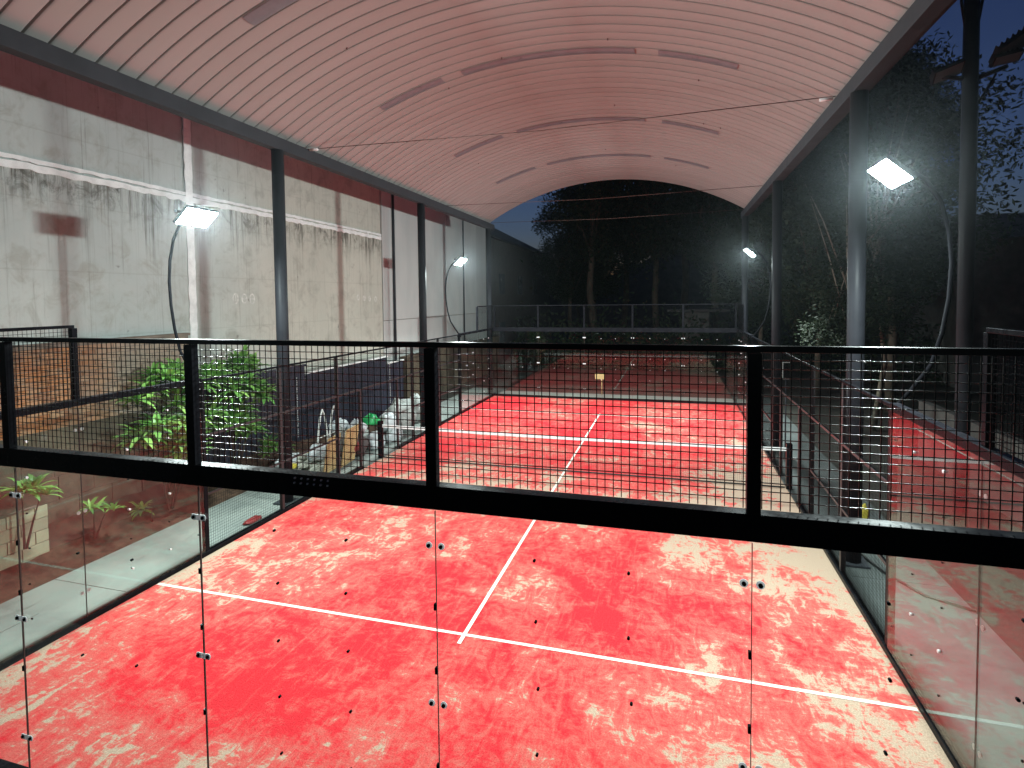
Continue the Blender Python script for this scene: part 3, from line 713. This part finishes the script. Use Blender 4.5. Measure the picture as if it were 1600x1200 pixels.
bd = [(-5.50, -1.62, .62, .92, 'tan plywood board leaning against the left court fence, nearer one'), (-5.46, -.86, .72, .98, 'tan plywood board leaning against the left court fence, farther one')]
for (x, yy, w, h, lb) in bd:
    rot = Matrix.Rotation(.18, 3, 'Y')@Matrix.Rotation(.1, 3, 'Z')
    o = MB().obox((0, 0, h/2+.02), .014, w/2, h/2, rot).build('plywood_board', 'tan'); o.location = (x, yy, .04); tag(o, lb, 'board', 'plywood boards by the left fence')
MB().tube([(-5.3, -3.9, .02), (-5.45, -3.3, .03), (-5.25, -3.0, .02)], .02, 6)
lump('broom_head', 'small reddish brush lying by the left fence on the path', 'brush', (-5.32, -4.55, 0), .10, .22, .04, 'maroon', 19)
# litter on the right side
lump('plastic_bottle', 'small yellow bottle on the ground behind the right fence', 'bottle', (6.1, -1.5, 0), .06, .06, .16, 'yellow', 22)
lump('plastic_bag', 'small white bag on the ground behind the right fence', 'bag', (6.1, -1.0, 0), .09, .09, .16, 'bag', 23)
o = MB().tube([(5.5, -3.0, .02), (5.7, -3.8, .03), (6.0, -4.4, .02), (6.5, -4.7, .02)], .018, 6).build('hose', 'hose'); tag(o, 'black hose curving over the concrete behind the right fence', 'hose')
# small sign behind the far wall
sg = thing('small_sign', 'small tan board on a thin post behind the far glass wall', 'sign', (-.42, 11.3, 0))
MB().tube([(0, 0, 0), (0, 0, .85)], .02, 6).build('post', 'tan', sg); bx('board', (-.30, -.02, .68), (.10, .0, .92), 'tan', sg, None, .01)
# control box on the right near the far gate
cb = thing('control_box', 'small pale open box frame on a post by the right fence', 'box', (5.45, 2.6, 0))
MB().tube([(0, 0, 0), (0, 0, 2.1)], .02, 6).build('post', 'grey_paint', cb)
fr_ = MB(); fr_.box((-.09, -.02, 2.1), (-.07, .02, 2.55)); fr_.box((-.07, -.02, 2.1), (.09, .02, 2.12)); fr_.box((-.07, -.02, 2.53), (.09, .02, 2.55)); fr_.build('box_frame', 'chalk', cb)

# ---------------------------------------------------------------- trees
def crown_mesh(seed, nl, clumps, rx, rz, leaf):
    rnd = random.Random(seed); mb = MB(); cs = []
    for i in range(clumps):
        a = rnd.uniform(0, 6.28); r = rx*math.sqrt(rnd.random())*.85; z = rnd.uniform(-1, 1)*rz
        k = math.sqrt(max(.05, 1-(z/rz)**2)); cs.append((r*k*math.cos(a), r*k*math.sin(a), z, rnd.uniform(.4, 1.0)*rx*.34))
    for i in range(nl):
        c = cs[rnd.randrange(clumps)]; d = Vector((rnd.gauss(0, 1), rnd.gauss(0, 1), rnd.gauss(0, .75))); d = d.normalized()*c[3]*(rnd.random()**.4)
        p = Vector(c[:3])+d; q = Vector((rnd.gauss(0, 1), rnd.gauss(0, 1), rnd.gauss(0, .6))).normalized(); w = q.orthogonal().normalized(); s = leaf*rnd.uniform(.6, 1.3)
        mb.add([p, p+q*s*.5+w*s*.24, p+q*s, p+q*s*.5-w*s*.24], [(0, 1, 2, 3)])
    return mb.mesh('crown', 'treeleaf'), cs
def trunk_mesh(seed, h, cs, zoff, r0, mat):
    rnd = random.Random(seed); mb = MB(); pts = []; x = y = 0
    for k in range(7):
        pts.append((x, y, h*k/6)); x += rnd.uniform(-.16, .16); y += rnd.uniform(-.16, .16)
    mb.tube(pts, [r0*(1-.1*k) for k in range(7)], 8)
    for c in cs[:16]:
        k = rnd.randrange(3, 7); p = Vector(pts[k]); q = Vector((c[0], c[1], c[2]+zoff)); m = (p+q)/2+Vector((0, 0, .3))
        mb.tube([p, m, q], [r0*.4, r0*.25, r0*.08], 5)
    return mb.mesh('trunk', mat)
kinds = []
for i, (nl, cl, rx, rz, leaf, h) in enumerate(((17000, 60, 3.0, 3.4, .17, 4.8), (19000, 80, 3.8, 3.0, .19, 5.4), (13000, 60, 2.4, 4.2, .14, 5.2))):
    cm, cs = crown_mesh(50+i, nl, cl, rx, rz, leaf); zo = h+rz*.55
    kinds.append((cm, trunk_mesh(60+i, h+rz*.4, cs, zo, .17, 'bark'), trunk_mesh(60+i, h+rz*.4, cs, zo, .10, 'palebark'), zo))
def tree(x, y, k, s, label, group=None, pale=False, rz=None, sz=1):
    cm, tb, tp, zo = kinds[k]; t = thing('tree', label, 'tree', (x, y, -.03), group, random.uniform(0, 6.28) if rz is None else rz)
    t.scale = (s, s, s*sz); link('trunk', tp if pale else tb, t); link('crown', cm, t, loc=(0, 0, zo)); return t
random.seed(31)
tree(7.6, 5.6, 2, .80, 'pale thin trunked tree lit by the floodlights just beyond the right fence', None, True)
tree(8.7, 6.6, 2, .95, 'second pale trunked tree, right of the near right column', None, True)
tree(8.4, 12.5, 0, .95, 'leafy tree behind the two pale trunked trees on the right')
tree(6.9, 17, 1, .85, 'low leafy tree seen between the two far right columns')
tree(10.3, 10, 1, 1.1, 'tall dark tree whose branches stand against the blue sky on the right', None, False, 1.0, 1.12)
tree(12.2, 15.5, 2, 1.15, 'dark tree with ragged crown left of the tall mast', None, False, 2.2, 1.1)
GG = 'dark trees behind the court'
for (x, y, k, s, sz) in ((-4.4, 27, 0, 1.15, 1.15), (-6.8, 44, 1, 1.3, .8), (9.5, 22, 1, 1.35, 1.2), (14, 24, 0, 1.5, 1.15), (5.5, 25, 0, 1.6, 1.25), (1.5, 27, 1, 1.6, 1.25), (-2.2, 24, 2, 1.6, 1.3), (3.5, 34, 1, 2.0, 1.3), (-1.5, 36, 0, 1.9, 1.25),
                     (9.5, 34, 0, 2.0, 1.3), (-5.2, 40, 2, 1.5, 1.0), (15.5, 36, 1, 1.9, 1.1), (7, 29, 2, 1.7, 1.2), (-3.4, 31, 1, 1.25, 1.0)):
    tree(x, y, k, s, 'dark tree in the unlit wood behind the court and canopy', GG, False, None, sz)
hd = MB(); rnd = random.Random(4)
for i in range(9000):
    x = rnd.uniform(-7, 22); y = 20+rnd.uniform(0, 1.6)+max(0, x-8)*-.35; z = abs(rnd.gauss(0, 1.5)); q = Vector((rnd.gauss(0, 1), rnd.gauss(0, 1), rnd.gauss(0, 1))).normalized(); w = q.orthogonal().normalized()
    p = Vector((x, y, z)); hd.add([p, p+q*.17+w*.08, p+q*.34, p+q*.17-w*.08], [(0, 1, 2, 3)])
o = hd.build('undergrowth', 'treeleaf', None, 'stuff'); o['label'] = 'dark undergrowth between the trees behind the court'; o['category'] = 'undergrowth'
# dark hill shape added to hide the sky glow along the horizon
random.seed(77); mb = MB(); vs = []; NXh, NYh = 90, 10
for j in range(NYh+1):
    for i in range(NXh+1):
        x = -110+220*i/NXh; tt = j/NYh; hh = 11+2.2*math.sin(x*.11)+1.6*math.sin(x*.31+1)+1.1*math.sin(x*.9)
        vs.append((x+random.uniform(-.6, .6), 62+26*tt, -.1+hh*math.sin(tt*math.pi/2)*(1+random.uniform(-.07, .07))))
mb.add(vs, [(j*(NXh+1)+i, j*(NXh+1)+i+1, (j+1)*(NXh+1)+i+1, (j+1)*(NXh+1)+i) for j in range(NYh) for i in range(NXh)])
mb.build('added_hill', 'ground', None, 'structure')
# dark house beyond on the right and a faint one behind
hs = thing('house', 'dark low house behind the trees at the right edge under the blue sky', 'house', (22, 18, 0))
bx('wall', (-7, -3, 0), (9, 8, 6.6), 'house', hs)
MB().add([(-7.6, -3.6, 6.6), (9.6, -3.6, 6.6), (9.6, 8.6, 6.6), (-7.6, 8.6, 6.6), (-7.6, 2.5, 8.3), (9.6, 2.5, 8.3)], [(0, 3, 2, 1), (0, 1, 5, 4), (2, 3, 4, 5), (0, 4, 3), (1, 2, 5)]).build('roof', 'roof_tile', hs)
for xx in (-5, -1.5, 2): bx('window', (xx, -3.04, 3.6), (xx+1.2, -3.0, 4.8), 'dead_lens', hs)
h2 = thing('shed', 'faint pale hut with a flat roof among the dark trees behind the court', 'hut', (3.2, 21.5, 0))
bx('wall', (0, 0, 0), (1.5, 2.5, 3.4), 'house', h2); bx('roof', (-.9, -.4, 3.402), (2.6, 2.9, 3.55), 'roof_tile', h2, None, .01); bx('door', (.3, -.05, 0), (1.1, -.002, 2.1), 'roof_tile', h2)
# brick column/wall strip and right boundary
rb = thing('low_wall', 'low dark wall beyond the concrete strip on the right side', 'wall', (8.9, 0, 0))
bx('wall_body', (-.1, -12, -.03), (.1, 3.5, 1.5), 'house', rb, None, .01)
# thin haze volume added to give the lamps a halo
hz = bpy.data.materials.new('lamp_glow_haze'); hz.use_nodes = True; n = hz.node_tree.nodes; l = hz.node_tree.links; n.clear()
ho = n.new('ShaderNodeOutputMaterial'); pv = n.new('ShaderNodeVolumePrincipled'); pv.inputs['Color'].default_value = (.82, .92, 1, 1)
pv.inputs['Density'].default_value = HAZE; pv.inputs['Anisotropy'].default_value = .91; l.new(pv.outputs[0], ho.inputs['Volume'])
MT['haze'] = hz
o = bx('haze', (-160, -61, -1.1), (160, 301, 30), 'haze', None, 'stuff'); o['label'] = 'thin haze volume added for the glow round the floodlights'; o['category'] = 'haze'
